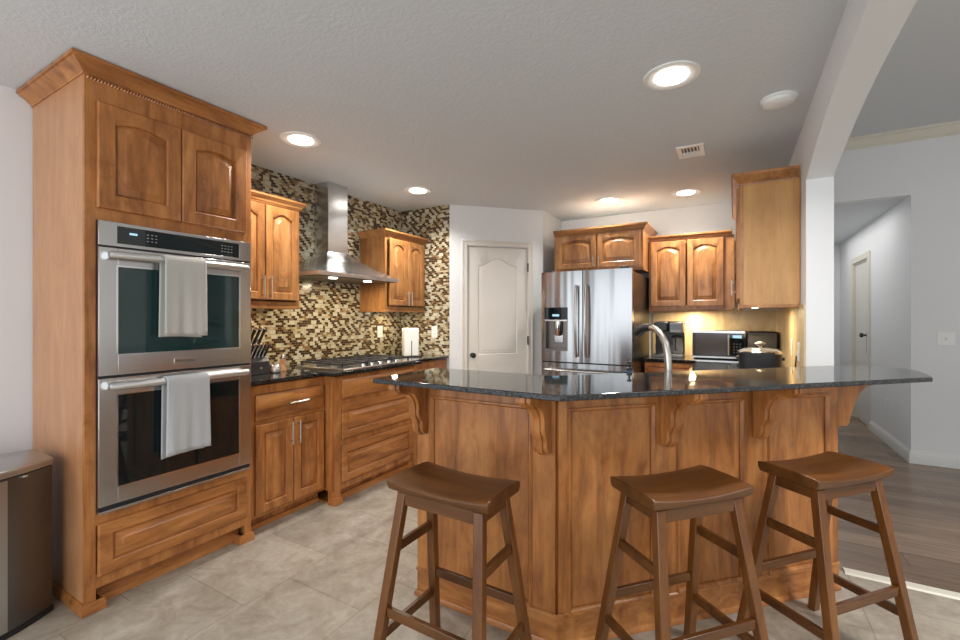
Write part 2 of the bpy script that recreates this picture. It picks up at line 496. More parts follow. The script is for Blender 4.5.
# ---- tall oven cabinet
TW, TD = .783, .645
t = thing('oven_cabinet', 'tall brown wood cabinet housing the double wall oven', 'cabinet', (-2.51, .817, 0), R90)
mb = MB().box(0, .02, .0201, TD, 0, 2.43).box(TW-.02, TW, .0201, TD, 0, 2.43).box(.02, TW-.02, TD-.015, TD, 0, 2.43).box(.02, TW-.02, .0201, TD-.015, 2.405, 2.43)
mb.box(.02, TW-.02, .02, TD-.015, 1.787, 1.805).box(.02, TW-.02, .02, TD-.015, .415, .433)
mb.build('body', 'wood_pale', t, .0015)
mb = MB()
mb.box(.0, .0415, -.0, .02, .0, 2.43).box(TW-.04, TW, 0, .02, 0, 2.43)
mb.box(.0415, TW-.04, 0, .02, 2.31, 2.43).box(.0415, TW-.04, 0, .02, 1.778, 1.84).box(.0415, TW-.04, 0, .02, .385, .436).box(.0415, TW-.04, 0, .02, .10, .165)
mb.build('face_frame', 'wood', t, .001)
for i, (x, w) in enumerate(((.042, .348), (.394, .352))):
    d = door_mesh(MB(), x, 1.832, w, .484, rise=.022, stile=.062).build('door', 'wood', t)
door_mesh(MB(), .045, .155, .70, .235, stile=.05).build('drawer', 'wood_h', t)
MB().box(.04, TW-.04, .06, .075, .001, .10).build('toe_kick', 'wood_h', t)
mb = MB().sweep([(0, TD-.002), (0, 0), (TW, 0), (TW, TD-.002)], crown_prof(2.422, .063, .062))
cr = mb.build('crown_moulding', 'wood_h', t)
mb = MB()
k = 0
x = .004
while x < TW:
    mb.add([(x, -.003, 2.404), (x+.006, -.008, 2.402), (x+.014, -.003, 2.415), (x+.008, -.008, 2.421), (x+.007, -.014, 2.412), (x+.007, 0, 2.412)],
           [(0, 1, 4), (1, 2, 4), (2, 3, 4), (3, 0, 4), (1, 0, 5), (2, 1, 5), (3, 2, 5), (0, 3, 5)])
    x += .0125
mb.build('rope_bead', 'wood_h', cr)
mb = shoe(MB(), [(0, TD-.002), (0, 0), (.062, 0), (.062, .06)], .05, .014)
shoe(mb, [(TW-.062, .06), (TW-.062, 0), (TW-.001, 0), (TW-.001, .03)], .05, .014)
shoe(mb, [(.062, .06), (TW-.062, .06)], .03, .008)
mb.build('base_shoe', 'wood_h', t)

# ---- double oven
OW = .722
t = thing('double_oven', 'stainless steel double wall oven with black glass doors', 'oven', (-2.51, .859, .44), R90)
MB().box(.01, OW-.01, .025, .56, .02, 1.32).build('body', 'black_plastic', t)
MB().box(0, OW, -.014, -.001, 0, 1.334).build('backing', 'black_plastic', t, .001)
MB().box(-.001, OW+.001, -.036, -.0145, 0, .012).build('bottom_trim', 'steel', t, .001)
def oven_panel(mb, z0, z1, wx0, wx1, wz0, wz1, y0, y1):
    mb.box(0, wx0, y1, y0, z0, z1).box(wx1, OW, y1, y0, z0, z1).box(wx0, wx1, y1, y0, z0, wz0).box(wx0, wx1, y1, y0, wz1, z1)
    mb.box(wx0, wx1, y0-.004, y0, wz0, wz1); return mb
cp = MB(); oven_panel(cp, 1.223, 1.334, .07, .652, 1.238, 1.318, -.0145, -.026)
cp = cp.build('control_panel', 'steel', t, .001)
g = MB().box(.07, .652, -.025, -.019, 1.238, 1.318).build('control_glass', 'black_glass', cp)
for cx, nx in ((.19, 3), (.55, 4)):
    mb = MB()
    for a in range(nx):
        for b in range(3): mb.box(cx+a*.018, cx+a*.018+.008, -.0256, -.025, 1.262+b*.016, 1.266+b*.016)
    mb.build('keypad', 'mark_grey', cp, smooth=0)
MB().box(.118, .15, -.0256, -.025, 1.284, 1.294).build('display', 'display_glow', cp, smooth=0)  # glowing patch stands in for a light reflected in the control glass
for z0, z1, wz0, wz1, hz in ((.625, 1.214, .722, 1.128, 1.178), (.03, .613, .108, .532, .577)):
    dr = MB(); oven_panel(dr, z0, z1, .072, .650, wz0, wz1, -.0145, -.028)
    dr = dr.build('oven_door', 'steel', t, .0015); dr['label'] = 'upper oven door' if z0 > .3 else 'lower oven door'
    MB().box(.072, .650, -.0265, -.0185, wz0, wz1).build('glass', 'teal_reflection_glass' if z0 > .3 else 'black_glass', dr)
    fr = MB()
    fr.box(.064, .658, -.0295, -.028, wz0-.007, wz0).box(.064, .658, -.0295, -.028, wz1, wz1+.007).box(.064, .072, -.0295, -.028, wz0, wz1).box(.650, .658, -.0295, -.028, wz0, wz1)
    fr.build('glass_trim', 'chrome', dr)
    hb = MB().tube([(.034, -.060, hz), (.040, -.064, hz), (OW/2, -.070, hz), (OW-.052, -.064, hz), (OW-.046, -.060, hz)], .018, 14)
    for x in (.055, OW-.066): hb.tube([(x, -.027, hz), (x, -.064, hz)], .011, 10)
    hb.build('handle', 'satin_steel', dr)
    if z0 > .3:
        MB().box(.308, .418, -.0305, -.028, .652, .684).build('badge', 'steel', dr, .001)
        cu = bpy.data.curves.new('badge_text', 'FONT'); cu.body = 'KitchenAid'; cu.size = .020; cu.align_x = 'CENTER'; cu.align_y = 'CENTER'
        tmp = bpy.data.objects.new('tmp', cu); COL.objects.link(tmp); bpy.context.view_layer.update()
        me = bpy.data.meshes.new_from_object(tmp.evaluated_get(bpy.context.evaluated_depsgraph_get())); bpy.data.objects.remove(tmp)
        me.transform(Matrix.Translation((.363, -.0309, .668)) @ Matrix.Rotation(R90, 4, 'X')); me.materials.append(MATS['dark_plastic'])
        o = bpy.data.objects.new('badge_text', me); COL.objects.link(o); o.parent = dr


def towel(name, label, loc, w, top, front, back, mname, seed):
    """hangs over a handle bar: sheet with thickness, in the oven's local frame at x 0..w"""
    rnd = random.Random(seed); nx = 22
    path = []
    r = .0265
    nz = 14
    for k in range(nz+1): path.append((-.070-r, top-front+(front-r)*k/nz, 1-k/nz))
    for k in range(1, 8):
        a = PI*k/8; path.append((-.070-r*math.cos(a), top-r+r*math.sin(a), 0))
    for k in range(nz+1): path.append((-.070+r, top-r-(back-r)*k/nz, -k/nz))
    ph = rnd.random()*6
    def surf(off):
        rows = []
        for (y, z, f) in path:
            row = []
            for i in range(nx+1):
                u = i/nx
                wav = .004*math.sin(u*9+ph)*abs(f)+.003*math.sin(u*21+ph*2)*abs(f)
                yy = y+(-wav-.006*f*u if f > 0 else .45*wav)
                xx = u*w*(1+.03*f*(1 if f > 0 else -1.2))-(.008*abs(f) if f < 0 else .0)-.004*f
                zz = z+(.006*math.sin(u*3+ph) if abs(f) > .98 else 0)
                row.append((xx, yy, zz))
            rows.append(row)
        return rows
    rows = surf(0); n = len(rows); m_ = nx+1
    mb = MB(); mb.add([p for r_ in rows for p in r_], [(a*m_+b, a*m_+b+1, (a+1)*m_+b+1, (a+1)*m_+b) for a in range(n-1) for b in range(nx)])
    o = mb.build(name, mname, None, smooth=80, loc=loc, rotz=R90)
    s = o.modifiers.new('thick', 'SOLIDIFY'); s.thickness = .005; s.offset = 0
    tag(o, label, 'towel')
    return o


towel('dish_towel', 'beige dish towel hanging over the upper oven handle', (-2.51, 1.096, 0), .195, 1.6405, .40, .41, 'towel_cloth', 1)
towel('dish_towel', 'pale grey dish towel hanging over the lower oven handle', (-2.51, 1.105, 0), .20, 1.0395, .39, .41, 'towel_cloth_grey', 2)

# ---- trash can
t = thing('trash_can', 'brushed steel step trash can beside the oven cabinet', 'trash can', (-2.815, .455, 0), R90)
def dshape(w, dd, i=0, n=24, bul=.10):
    pts = []
    for k in range(n+1):
        s = -1+2*k/n; x = s*(w/2-i)
        pts.append((x, -dd*.5-bul*(1-s*s)+i))
    pts += [(w/2-i, dd*.5-.03), (w/2-i-.03, dd*.5-i), (-w/2+i+.03, dd*.5-i), (-w/2+i, dd*.5-.03)]
    return pts
cw, cd = .62, .26
mb = MB(); mb.loft([[(x, y, z) for x, y in dshape(cw, cd, .004)] for z in (.022, .66)]); mb.build('body', 'can_steel', t)
MB().loft([[(x, y, z) for x, y in dshape(cw, cd, .0)] for z in (.001, .022)]).build('base', 'rubber', t)
mb = MB(); mb.loft([[(x, y, z) for x, y in dshape(cw, cd, i)] for z, i in ((.666, .002), (.69, .0), (.698, .004), (.700, .012))]); mb.build('lid', 'can_lid_steel', t)
MB().loft([[(x, y, z) for x, y in dshape(cw, cd, .008)] for z in (.66, .666)]).build('lid_seal', 'rubber', t)
MB().box(.19, .207, -.198, -.183, .652, .659).build('lid_latch', 'chrome', t)
mb = MB()
mb.loft([[(x, -.13-.1*(1-(x/.31)**2)-.0015, z) for x in (.085, .095, .105, .115, .125, .135, .145)]+[(x, -.13-.1*(1-(x/.31)**2)+.006, z) for x in (.145, .115, .085)] for z in (.03, .655)])
mb.build('front_band', 'can_lid_steel', t)

# ---- base cabinet beside the oven
KZ = .945
def base_body(w, d, z1, toe=.07):
    mb = MB(); mb.box(0, .018, .02, d, .095, z1).box(w-.018, w, .02, d, .095, z1).box(.018, w-.018, d-.012, d, .095, z1).box(.018, w-.018, .02, d-.012, .095, .113)
    mb.box(0, w, toe, toe+.015, .001, .095).box(0, w, toe+.015, d, .001, .012)
    return mb
B1W, B1D = .577, .592
t = thing('base_cabinet', 'base cabinet with one drawer and two doors beside the oven', 'cabinet', (-2.55, 1.602, 0), R90)
base_body(B1W, B1D, .912).build('body', 'wood', t)
MB_ff = face_frame(MB(), B1W, .095, .912, ((.855, .912), (.67, .70), (.095, .125)), .05, .03); MB_ff.build('face_frame', 'wood', t, .001)
d = slab_mesh(MB(),   .045, .698, .515, .155).build('drawer', 'wood_h', t); pull('handle', d, .335, -.021, .775, .15, False)
d = door_mesh(MB(), .045, .118, .264, .552, stile=.052).build('door', 'wood', t); pull('handle', d, .284, -.021, .575, .15, True)
d = door_mesh(MB(), .315, .118, .245, .552, stile=.050).build('door', 'wood', t); pull('handle', d, .342, -.021, .575, .15, True)
MB().box(0, B1W, .058, .069, .001, .03).build('toe_strip', 'wood_h', t)

# ---- cooktop cabinet (steps forward)
CW, CD = .926, .692
t = thing('cooktop_cabinet', 'drawer base cabinet with square posts under the gas cooktop', 'cabinet', (-2.45, 2.1805, 0), R90)
base_body(CW, CD, .912, .05).build('body', 'wood', t)
face_frame(MB(), CW, .095, .912, ((.882, .912), (.70, .748), (.41, .458), (.095, .15)), .06, .055).build('face_frame', 'wood', t, .001)
slab_mesh(MB(), .056, .748, .814, .135).build('drawer', 'wood_h', t)
door_mesh(MB(), .056, .458, .814, .252, stile=.05).build('drawer', 'wood_h', t)
door_mesh(MB(), .056, .148, .814, .262, stile=.05).build('drawer', 'wood_h', t)
for x0, x1 in ((.0, .050), (.874, .926)):
    mb = MB().box(x0, x1, -.012, -.0005, .001, .912).box(x0, x1, -.0004, .05, .001, .0945)
    shoe(mb, [(x0, .05), (x0, -.012), (x1, -.012), (x1, .05)], .055, .010)
    mb.build('post', 'wood', t)
MB().box(.051, CW-.053, .036, .049, .001, .045).build('toe_strip', 'wood_h', t)

FW = 3.7315-3.1085
t = thing('corner_base_cabinet', 'plain base cabinet between the cooktop cabinet and the tiled corner', 'cabinet', (-2.55, 3.1085, 0), R90)
base_body(FW, B1D, .912).build('body', 'wood', t)
face_frame(MB(), FW, .095, .912, ((.855, .912), (.67, .70), (.095, .125)), .05, .05).build('face_frame', 'wood', t)
slab_mesh(MB(), .05, .698, .52, .155).build('drawer', 'wood_h', t)
door_mesh(MB(), .05, .118, .52, .552).build('door', 'wood', t)

# ---- left granite worktop
pts = [(XL+.009, 1.602), (-2.522, 1.602), (-2.522, 2.148), (-2.412, 2.148), (-2.412, 3.135), (-2.522, 3.135), (-2.522, 3.731), (XL+.009, 3.731)]
o = MB().prism(pts, .922, KZ).build('countertop', 'granite', None, .003); tag(o, 'dark granite countertop along the mosaic tiled wall', 'countertop')

# ---- cooktop
t = thing('cooktop', 'stainless gas cooktop with black grates set in the granite counter', 'cooktop', (-2.420, 2.245, KZ+.0012), R90)
QW, QD = .82, .53
def rr(w, d, i, z): return [(i, i, z), (w-i, i, z), (w-i, d-i, z), (i, d-i, z)]
MB().loft([rr(QW, QD, 0, 0), rr(QW, QD, 0, .010), rr(QW, QD, .010, .016), rr(QW, QD, .03, .012)]).build('tray', 'steel', t)
bpos = [(.15, .16), (.15, .39), (.41, .30), (.67, .16), (.67, .39)]
for bx, by in bpos:
    MB().lathe([(.058, .012), (.058, .018), (.045, .022)], (bx, by, 0)).lathe([(.036, .022), (.036, .030), (.030, .033)], (bx, by, 0)).build('burner', 'black_iron', t)
for gx in (.03, .285, .54):
    mb = MB(); w = .25
    for y in (.06, .285, .51): mb.box(gx, gx+w, y-.006, y+.006, .036, .048)
    for x in (gx, gx+w/2-.006, gx+w-.012): mb.box(x, x+.012, .054, .516, .036, .048)
    for y in (.17, .40): mb.box(gx+.02, gx+w-.02, y-.005, y+.005, .034, .046)
    for x in (gx, gx+w-.012):
        for y in (.06, .504): mb.box(x, x+.012, y-.006, y+.006, .012, .037)
    mb.build('grate', 'black_iron', t, .002)
for k in range(5):
    MB().lathe([(.019, .0), (.021, .004), (.018, .022), (.014, .026)], (.22+k*.095, .035, .0125), 18).build('knob', 'chrome', t)

# ---- hood
t = thing('range_hood', 'stainless chimney range hood above the cooktop', 'range hood', (-2.66, 2.224, 1.65), R90)
HW, HDp = .893, .49
c0, c1, cdp = .357, .572, .312
mb = MB(); mb.box(c0, c1, cdp, HDp, .246, CZ-1.651); mb.build('chimney', 'hood_steel', t, .001)
def cnp(f):    # straight pyramid from rim to chimney
    return [(0+(c0-.002)*f, (cdp-.002)*f, .036+.21*f), (HW+(c1+.002-HW)*f, (cdp-.002)*f, .036+.21*f), (HW+(c1+.002-HW)*f, HDp, .036+.21*f), (c0*f, HDp, .036+.21*f)]
def curve(f): 
    l = cnp(f); s = 1-.10*math.sin(PI*f); return [(x, y, .036+.21*f*1.0-.02*math.sin(PI*f)) for x, y, z in l]
MB().loft([curve(k/8) for k in range(9)]).build('canopy', 'hood_steel', t, smooth=50)
MB().box(0, HW, 0, HDp, .006, .0355).build('rim', 'satin_steel', t, .002)
MB().box(.02, HW-.02, .03, HDp-.02, .0, .0058).build('filter', 'steel_dark', t)
for x in (.22, .60):
    MB().lathe([(.034, -.006), (.034, -.0005)], (x, .10, 0), 20).build('hood_lamp', 'lamp_glow', t)
    area('hood_light', (x, .10, -.012), (0, 0, 0), .06, .06, 2.2, (1, .82, .55), t, 'DISK')


# ---- upper cabinets
def upper(name, label, loc, rotz, w, d, z0, z1, doors, rise, ch, cp_, path, handles=(), side='wood_upper_lit', stile=.05, door_z=None, group=None, botrail=.03, fs=.03, crw='wood_upper_lit_h'):
    t = thing(name, label, 'cabinet', loc, rotz, group)
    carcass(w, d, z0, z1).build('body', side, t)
    MB().box(.02, w-.02, .022, d-.002, z1+.0005, z1+.004).build('top_bounce_board', 'bounce_board', t)  # unseen pale board, added so less red bounces onto the ceiling
    ff = face_frame(MB(), w, z0, z1, ((z1-.05, z1), (z0, z0+botrail)), fs, max(fs, w-doors[-1][1]+.008))
    ff.build('face_frame', 'wood_upper_lit', t, .001)
    a, b = door_z or (z0+.04, z1-.03)
    ds = []
    for x0, x1 in doors:
        ds.append(door_mesh(MB(), x0, a, x1-x0, b-a, rise=rise, stile=stile).build('door', 'wood_upper_lit', t))
    for i, hx, hz, hl in handles: pull('handle', ds[i], hx, -.021, hz, hl, True)
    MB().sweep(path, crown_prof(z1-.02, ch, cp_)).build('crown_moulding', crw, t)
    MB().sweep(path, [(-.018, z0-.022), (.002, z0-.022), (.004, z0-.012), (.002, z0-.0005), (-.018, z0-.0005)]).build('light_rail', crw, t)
    return t


upper('upper_cabinet', 'upper wood cabinet right beside the tall oven cabinet', (-2.83, 1.602, 0), R90, .583, .32, 1.418, 2.15,
      ((.02, .292), (.300, .565)), .030, .060, .040, [(0, 0), (.583, 0), (.583, .315)], ((0, .27, 1.545, .16), (1, .324, 1.545, .16)), stile=.05)
upper('upper_cabinet', 'upper wood cabinet between the range hood and the tiled corner', (-2.83, 3.122, 0), R90, .60, .32, 1.41, 2.12,
      ((.05, .315), (.322, .585)), .03, .06, .05, [(0, .315), (0, 0), (.60, 0), (.60, .06)], ((0, .292, 1.52, .14), (1, .345, 1.52, .14)), stile=.05)
upper('upper_cabinet', 'short upper wood cabinet above the refrigerator', (-1.655, 4.455, 0), 0, .898, .604, 1.818, 2.205,
      ((.028, .448), (.456, .872)), .028, .062, .045, [(0, 0), (.898, 0), (.898, .6)], ((0, .425, 1.90, .10), (1, .48, 1.90, .10)), stile=.05, door_z=(1.838, 2.185))
upper('upper_cabinet', 'two door upper wood cabinet above the coffee maker and microwave', (-.748, 4.73, 0), 0, .752, .319, 1.418, 2.11,
      ((.018, .340), (.352, .665)), .028, .06, .04, [(.0, 0), (.735, 0)], (), stile=.052, door_z=(1.445, 2.09))
RW = 4.72-3.382
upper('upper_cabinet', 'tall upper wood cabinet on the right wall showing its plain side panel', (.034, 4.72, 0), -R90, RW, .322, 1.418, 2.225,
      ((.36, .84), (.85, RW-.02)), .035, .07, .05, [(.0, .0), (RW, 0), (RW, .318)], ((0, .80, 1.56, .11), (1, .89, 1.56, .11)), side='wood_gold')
# ---- puck lights under the uppers
for (x, y, z, lab, pw) in ((.13, 3.74, 1.395, 'puck light under the right wall cabinet side panel', 3.2), (-.36, 4.86, 1.405, 'puck light under the cabinet above the microwave', 5.0),
                           (-2.97, 3.42, 1.40, 'puck light under the cabinet by the tiled corner', 1.1), (-2.97, 1.86, 1.405, 'puck light under the cabinet beside the oven', 1.6)):
    zb = {.13: 1.418, -.36: 1.418}.get(x, 1.41 if y > 3 else 1.418)-.0005
    t = thing('puck_light', lab, 'light', (x, y, zb))
    MB().lathe([(.036, 0), (.036, -.010), (.030, -.012)], n=24).build('housing', 'chrome', t)
    MB().lathe([(.028, -.0122), (.026, -.015), (.012, -.017)], n=24).build('lens', 'lamp_glow', t)
    area('puck_lamp', (0, 0, -.022), (0, 0, 0), .05, .05, pw, (1, .80, .50), t, 'DISK')

# ---- counter-top things on the left
t = thing('knife_block', 'black knife block on the counter beside the oven cabinet', 'knife block', (-2.845, 1.825, KZ+.001), R90)
MB().prism_x([(-.05, 0), (.12, 0), (.15, .20), (.085, .235), (-.05, .085)], -.06, .095).build('block', 'dark_plastic', t, .003)
MB().lathe([(.009, -.0515), (.009, -.05)], (.03, 0, .042), 14, 'y').build('emblem', 'nickel', t)
def knife(loc, rows, label, group, ln, r, cap):
    t0 = None
    for (x, y, z) in rows:
        dirv = Vector((0, -.60, .80)).normalized()
        p0 = Vector((x, y, z))+dirv*.004
        kb = thing('kitchen_knife', label, 'knife', loc, R90, group) if t0 is None else None
        if t0 is None:
            t0 = kb; t0.location = Vector(loc)+Vector((-y, x, z))
            q = dirv*.004
            MB().tube([q, q+dirv*ln*.2, q+dirv*ln*.6, q+dirv*(ln*.94)], [r*.8, r, r*.85, r*1.1], 10).build('handle', 'black_plastic', t0)
            MB().tube([q+dirv*(ln*.941), q+dirv*ln], [r*1.1, r*.9], 10).build('end_cap', 'chrome', t0)
            MB().tube([q, q+dirv*.004], [r*1.02, r*1.02], 10).build('bolster', 'chrome', t0)
        else:
            o = dup(t0, Vector(loc)+Vector((-y, x, z)), R90, label)
LK = (-2.845, 1.825, KZ+.001)
def ontop(s): return (-.05+.135*s, .085+.15*s)
knife(LK, [(-.045+.028*i, *ontop(.20)) for i in range(5)], 'small black steak knife in the front row of the knife block', 'steak knives in the block', .115, .0085, 1)
knife(LK, [(-.042+.036*i, *ontop(.72)) for i in range(4)], 'large black handled knife in the back row of the knife block', 'large knives in the block', .15, .0115, 1)
o = MB().lathe([(.034, 0), (.040, .006), (.042, .03), (.036, .052), (.030, .058), (.012, .062), (.010, .07), (.004, .074)], n=26).build('steel_pot', 'chrome', None, loc=(-2.80, 1.96, KZ+.001)); tag(o, 'small shiny steel lidded pot beside the knife block', 'pot')
t = thing('pepper_mill', 'slim pale pepper mill standing between the knife block and cooktop', 'pepper mill', (-2.85, 2.06, KZ+.001))
MB().lathe([(.024, 0), (.024, .01), (.017, .03), (.015, .06), (.020, .078), (.018, .085)], n=22).build('body', 'wood_pale', t)
MB().lathe([(.017, .086), (.019, .10), (.012, .115), (.005, .125)], n=22).build('cap', 'chrome', t)

t = thing('white_dispenser', 'white upright box with a dark vertical slot on the counter corner', 'dispenser', (-2.80, 3.46, KZ+.001), math.radians(50))
MB().box(-.075, .075, -.06, .06, .006, .285).build('body', 'white_plastic', t, .012, segs=4)
MB().box(-.077, .077, -.062, .062, 0, .0055).build('base', 'dark_plastic', t)
MB().box(-.004, .004, -.0615, -.0601, .012, .16).build('slot', 'black_plastic', t)


def outlet(name, label, loc, rotz, kind='outlet', w=.072, h=.118):
    t = thing(name, label, kind, loc, rotz)
    MB().box(-w/2, w/2, -.006, -.0002, -h/2, h/2).build('plate', 'white_plastic', t, .002)
    if kind == 'outlet':
        for z in (-.022, .022): MB().box(-.016, .016, -.008, -.0062, z-.014, z+.014).build('socket', 'white_trim', t, .002)
    else:
        MB().box(-.006, .006, -.014, -.0062, -.012, .012).build('toggle', 'white_trim', t)
    return t


outlet('wall_outlet', 'white outlet on the mosaic wall left of the white dispenser', (XL+.008, 3.40, 1.19), R90)
outlet('wall_outlet', 'white outlet on the mosaic wall right of the white dispenser', (-2.70, 3.732, 1.185), 0)
outlet('wall_outlet', 'white outlet on the beige tiled right wall, farther one', (XR-.01, 3.72, 1.13), -R90)
outlet('wall_outlet', 'white outlet on the beige tiled right wall, nearest the wall end', (XR-.01, 3.36, 1.12), -R90)
outlet('light_switch', 'white light switch on the pale wall at far right', (1.635, 5.47, 1.145), 0, 'switch', .115, .118)
outlet('wall_outlet', 'white outlet low on the hallway side wall', (1.405, 6.2, .42), -R90)

# ---- pantry door
door = thing('door_1', 'closed cream pantry door with arched panel between tiled wall and refrigerator', 'door', (*fp(0, 0), 0), R45)
door['kind'] = 'structure'
mb = MB(); W = D1-D0-.016
door_mesh(mb, D0+.008, .835, W, DH-.012-.835, t=.035, stile=.115, rise=.075, y0=.045, bell=True, depth=.008, outer=.001)
door_mesh(mb, D0+.008, .006, W, .829, t=.035, stile=.115, y0=.045, depth=.008, outer=.001)
mb.build('slab', 'door_paint', door)
mb = MB()
mb.box(D0, D0+.007, .0, .1, 0, DH).box(D1-.007, D1, .0, .1, 0, DH).box(D0+.007, D1-.007, .0, .1, DH-.010, DH)
mb.build('jamb', 'door_paint', door)
cprof = .058
mb = MB()
for i, (o0, th) in enumerate(((0, .012), (.018, .018))):
    a0, a1 = D0-cprof+o0*0, D0-.0
    mb.box(D0-cprof+o0, D0+.004-0*o0, -th, -.0003, 0, DH+cprof-o0) if i == 0 else mb.box(D0-cprof+.004, D0-cprof+.022, -th, -.0121, 0, DH+cprof-.004)
    mb.box(D1-.004, D1+cprof, -th, -.0003, 0, DH+cprof) if i == 0 else mb.box(D1+cprof-.022, D1+cprof-.004, -th, -.0121, 0, DH+cprof-.004)
    mb.box(D0+.004, D1-.004, -th, -.0003, DH-.004, DH+cprof) if i == 0 else mb.box(D0-cprof+.022, D1+cprof-.022, -th, -.0121, DH+cprof-.022, DH+cprof-.004)
mb.build('casing', 'door_paint', door, .002)
MB().lathe([(.026, .0), (.026, -.006), (.012, -.010), (.011, -.028), (.022, -.036), (.028, -.048), (.024, -.060), (.010, -.066)], (D0+.062, .0095, .945), 24, 'y').build('knob', 'bronze', door)
for z in (.32, 1.09, 1.87): MB().box(D1-.014, D1+.002, -.0135, -.0123, z-.045, z+.045).tube([(D1-.006, -.016, z-.045), (D1-.006, -.016, z+.045)], .006, 8).build('hinge', 'bronze', door)

# ---- hall door
door = thing('door_2', 'cream framed hallway door with black lockset', 'door', (1.405, HD1, 0), -R90); door['kind'] = 'structure'
DW = HD1-HD0
MB().box(.03, DW-.05, .012, .05, .006, 2.035).build('slab', 'door_paint', door)
MB().box(0, .028, 0, .1, 0, 2.06).box(DW-.028, DW, 0, .1, 0, 2.06).box(.028, DW-.028, 0, .1, 2.036, 2.06).build('jamb', 'cream_trim', door)
MB().box(-.075, .004, -.018, -.0003, 0, 2.135).box(DW-.004, DW+.075, -.018, -.0003, 0, 2.135).box(.004, DW-.004, -.018, -.0003, 2.056, 2.135).build('casing', 'cream_trim', door, .003)
MB().box(DW-.12, DW-.06, .002, .0118, .90, 1.16).lathe([(.026, .002), (.012, -.005), (.012, -.03), (.03, -.04), (.026, -.065), (.01, -.07)], (DW-.09, 0, 1.12), 18, 'y').build('lockset', 'black_plastic', door)
MB().box(DW-.0498, DW-.0285, .012, .05, .006, 1.2).build('weather_strip', 'black_plastic', door)

# ---- ceiling fixtures
def can(x, y, label, pw):
    t = thing('recessed_light', label, 'light', (x, y, CZ), 0, 'recessed ceiling lights')
    MB().lathe([(.128, -.0005), (.127, -.006), (.118, -.009), (.100, -.007), (.078, -.003), (.078, -.0005)], n=40).build('trim_ring', 'white_plastic', t)
    MB().lathe([(.077, -.003), (.072, -.010), (.045, -.017), (.015, -.019)], n=36).build('lens', 'lamp_glow', t)
    area('can_lamp', (0, 0, -.03), (0, 0, 0), .15, .15, pw, (1, .96, .90), t, 'DISK', math.radians(140))
can(-2.44, 1.897, 'recessed ceiling light nearest the tall oven cabinet', 9)
can(-2.487, 3.18, 'recessed ceiling light above the counter by the tiled corner', 9)
can(-.26, 2.283, 'large looking recessed ceiling light nearest the camera, above the bar', 13)
can(-1.07, 4.385, 'recessed ceiling light above the refrigerator front', 8)
can(-.384, 4.47, 'recessed ceiling light between the air vent and back wall cabinets', 9)
t = thing('smoke_detector', 'round white smoke detector on the ceiling near the arch', 'smoke detector', (.205, 2.80, CZ))
MB().lathe([(.085, -.0005), (.085, -.010), (.080, -.012)], n=36).build('base', 'white_plastic', t)
MB().lathe([(.076, -.0125), (.074, -.028), (.060, -.036), (.02, -.038)], n=36).build('cover', 'white_plastic', t)
t = thing('air_vent', 'small square air vent in the ceiling', 'air vent', (-.259, 3.376, CZ), math.radians(0))
MB().box(-.085, .085, -.12, -.085, -.008, -.0005).box(-.085, .085, .085, .12, -.008, -.0005).box(-.085, -.055, -.085, .085, -.008, -.0005).box(.055, .085, -.085, .085, -.008, -.0005).build('frame', 'white_plastic', t, .002)
MB().box(-.055, .055, -.085, .085, -.002, -.0005).build('backing', 'dark_plastic', t)
mb = MB()
for k in range(5):
    x = -.046+k*.021; mb.hexa([(x, -.085, -.0025), (x+.003, -.085, -.0025), (x+.003, .012, -.0025), (x, .012, -.0025)], [(x+.005, -.085, -.008), (x+.008, -.085, -.008), (x+.008, .012, -.008), (x+.005, .012, -.008)])
mb.box(-.055, .055, .012, .022, -.008, -.0025)
for k in range(2): mb.box(-.055, .055, .040+k*.02, .044+k*.02, -.008, -.0025)
mb.build('louvres', 'white_plastic', t)

# ---- refrigerator
FX0, FX1 = -1.604, -.766
FWd = FX1-FX0
t = thing('refrigerator', 'stainless french door refrigerator with water dispenser', 'refrigerator', (FX0, 3.95, 0))
MB().box(.004, FWd-.004, .085, .93, .02, 1.745).build('body', 'steel_dark', t, .004)
MB().box(.03, FWd-.03, .12, .9, .001, .02).build('base_grille', 'black_plastic', t)
def fdoor(mb, x0, x1, z0, z1, hole=None, bul=.007, y1=.08):
    n = 12
    def fy(x): s = (x-(x0+x1)/2)/((x1-x0)/2); return -bul*(1-abs(s)**3)+.014
    def seg(a, b, za, zb):
        xs = [a+(b-a)*k/n for k in range(n+1)]
        loop = lambda z: [(x, fy(x), z) for x in xs]+[(b, y1, z), (a, y1, z)]
        mb.loft([loop(za), loop(zb)])
    if hole:
        hx0, hx1, hz0, hz1 = hole
        seg(x0, hx0, z0, z1); seg(hx1, x1, z0, z1); seg(hx0, hx1, z0, hz0); seg(hx0, hx1, hz1, z1)
    else: seg(x0, x1, z0, z1)
    return fy
MB().box(.006, FWd-.006, .0805, .0848, .07, 1.74).box(FWd*.477-.0028, FWd*.477+.0028, .02, .0804, .925, 1.76).box(.003, FWd-.003, .022, .0804, .9085, .9195).build('dark_seam_fill', 'rubber', t)  # black fill added to darken the door gaps, in place of shade
mid = FWd*.477
mb = MB(); hole = (.035, .262, 1.02, 1.43)
fdoor(mb, 0, mid-.003, .92, 1.765, hole); dl = mb.build('door', 'fridge_steel', t); dl['label'] = 'left door with the dispenser'
mb = MB(); fdoor(mb, mid+.003, FWd, .92, 1.765); drr = mb.build('door', 'fridge_steel', t); drr['label'] = 'right door'
mb = MB(); fdoor(mb, 0, FWd, .06, .908); fz = mb.build('freezer_drawer', 'fridge_steel', t)
def fhandle(pts, parent, posts): 
    mb = MB().tube(pts, .011, 12)
    for a, b in posts: mb.tube([a, b], .009, 10)
    mb.build('handle', 'steel_v', parent)
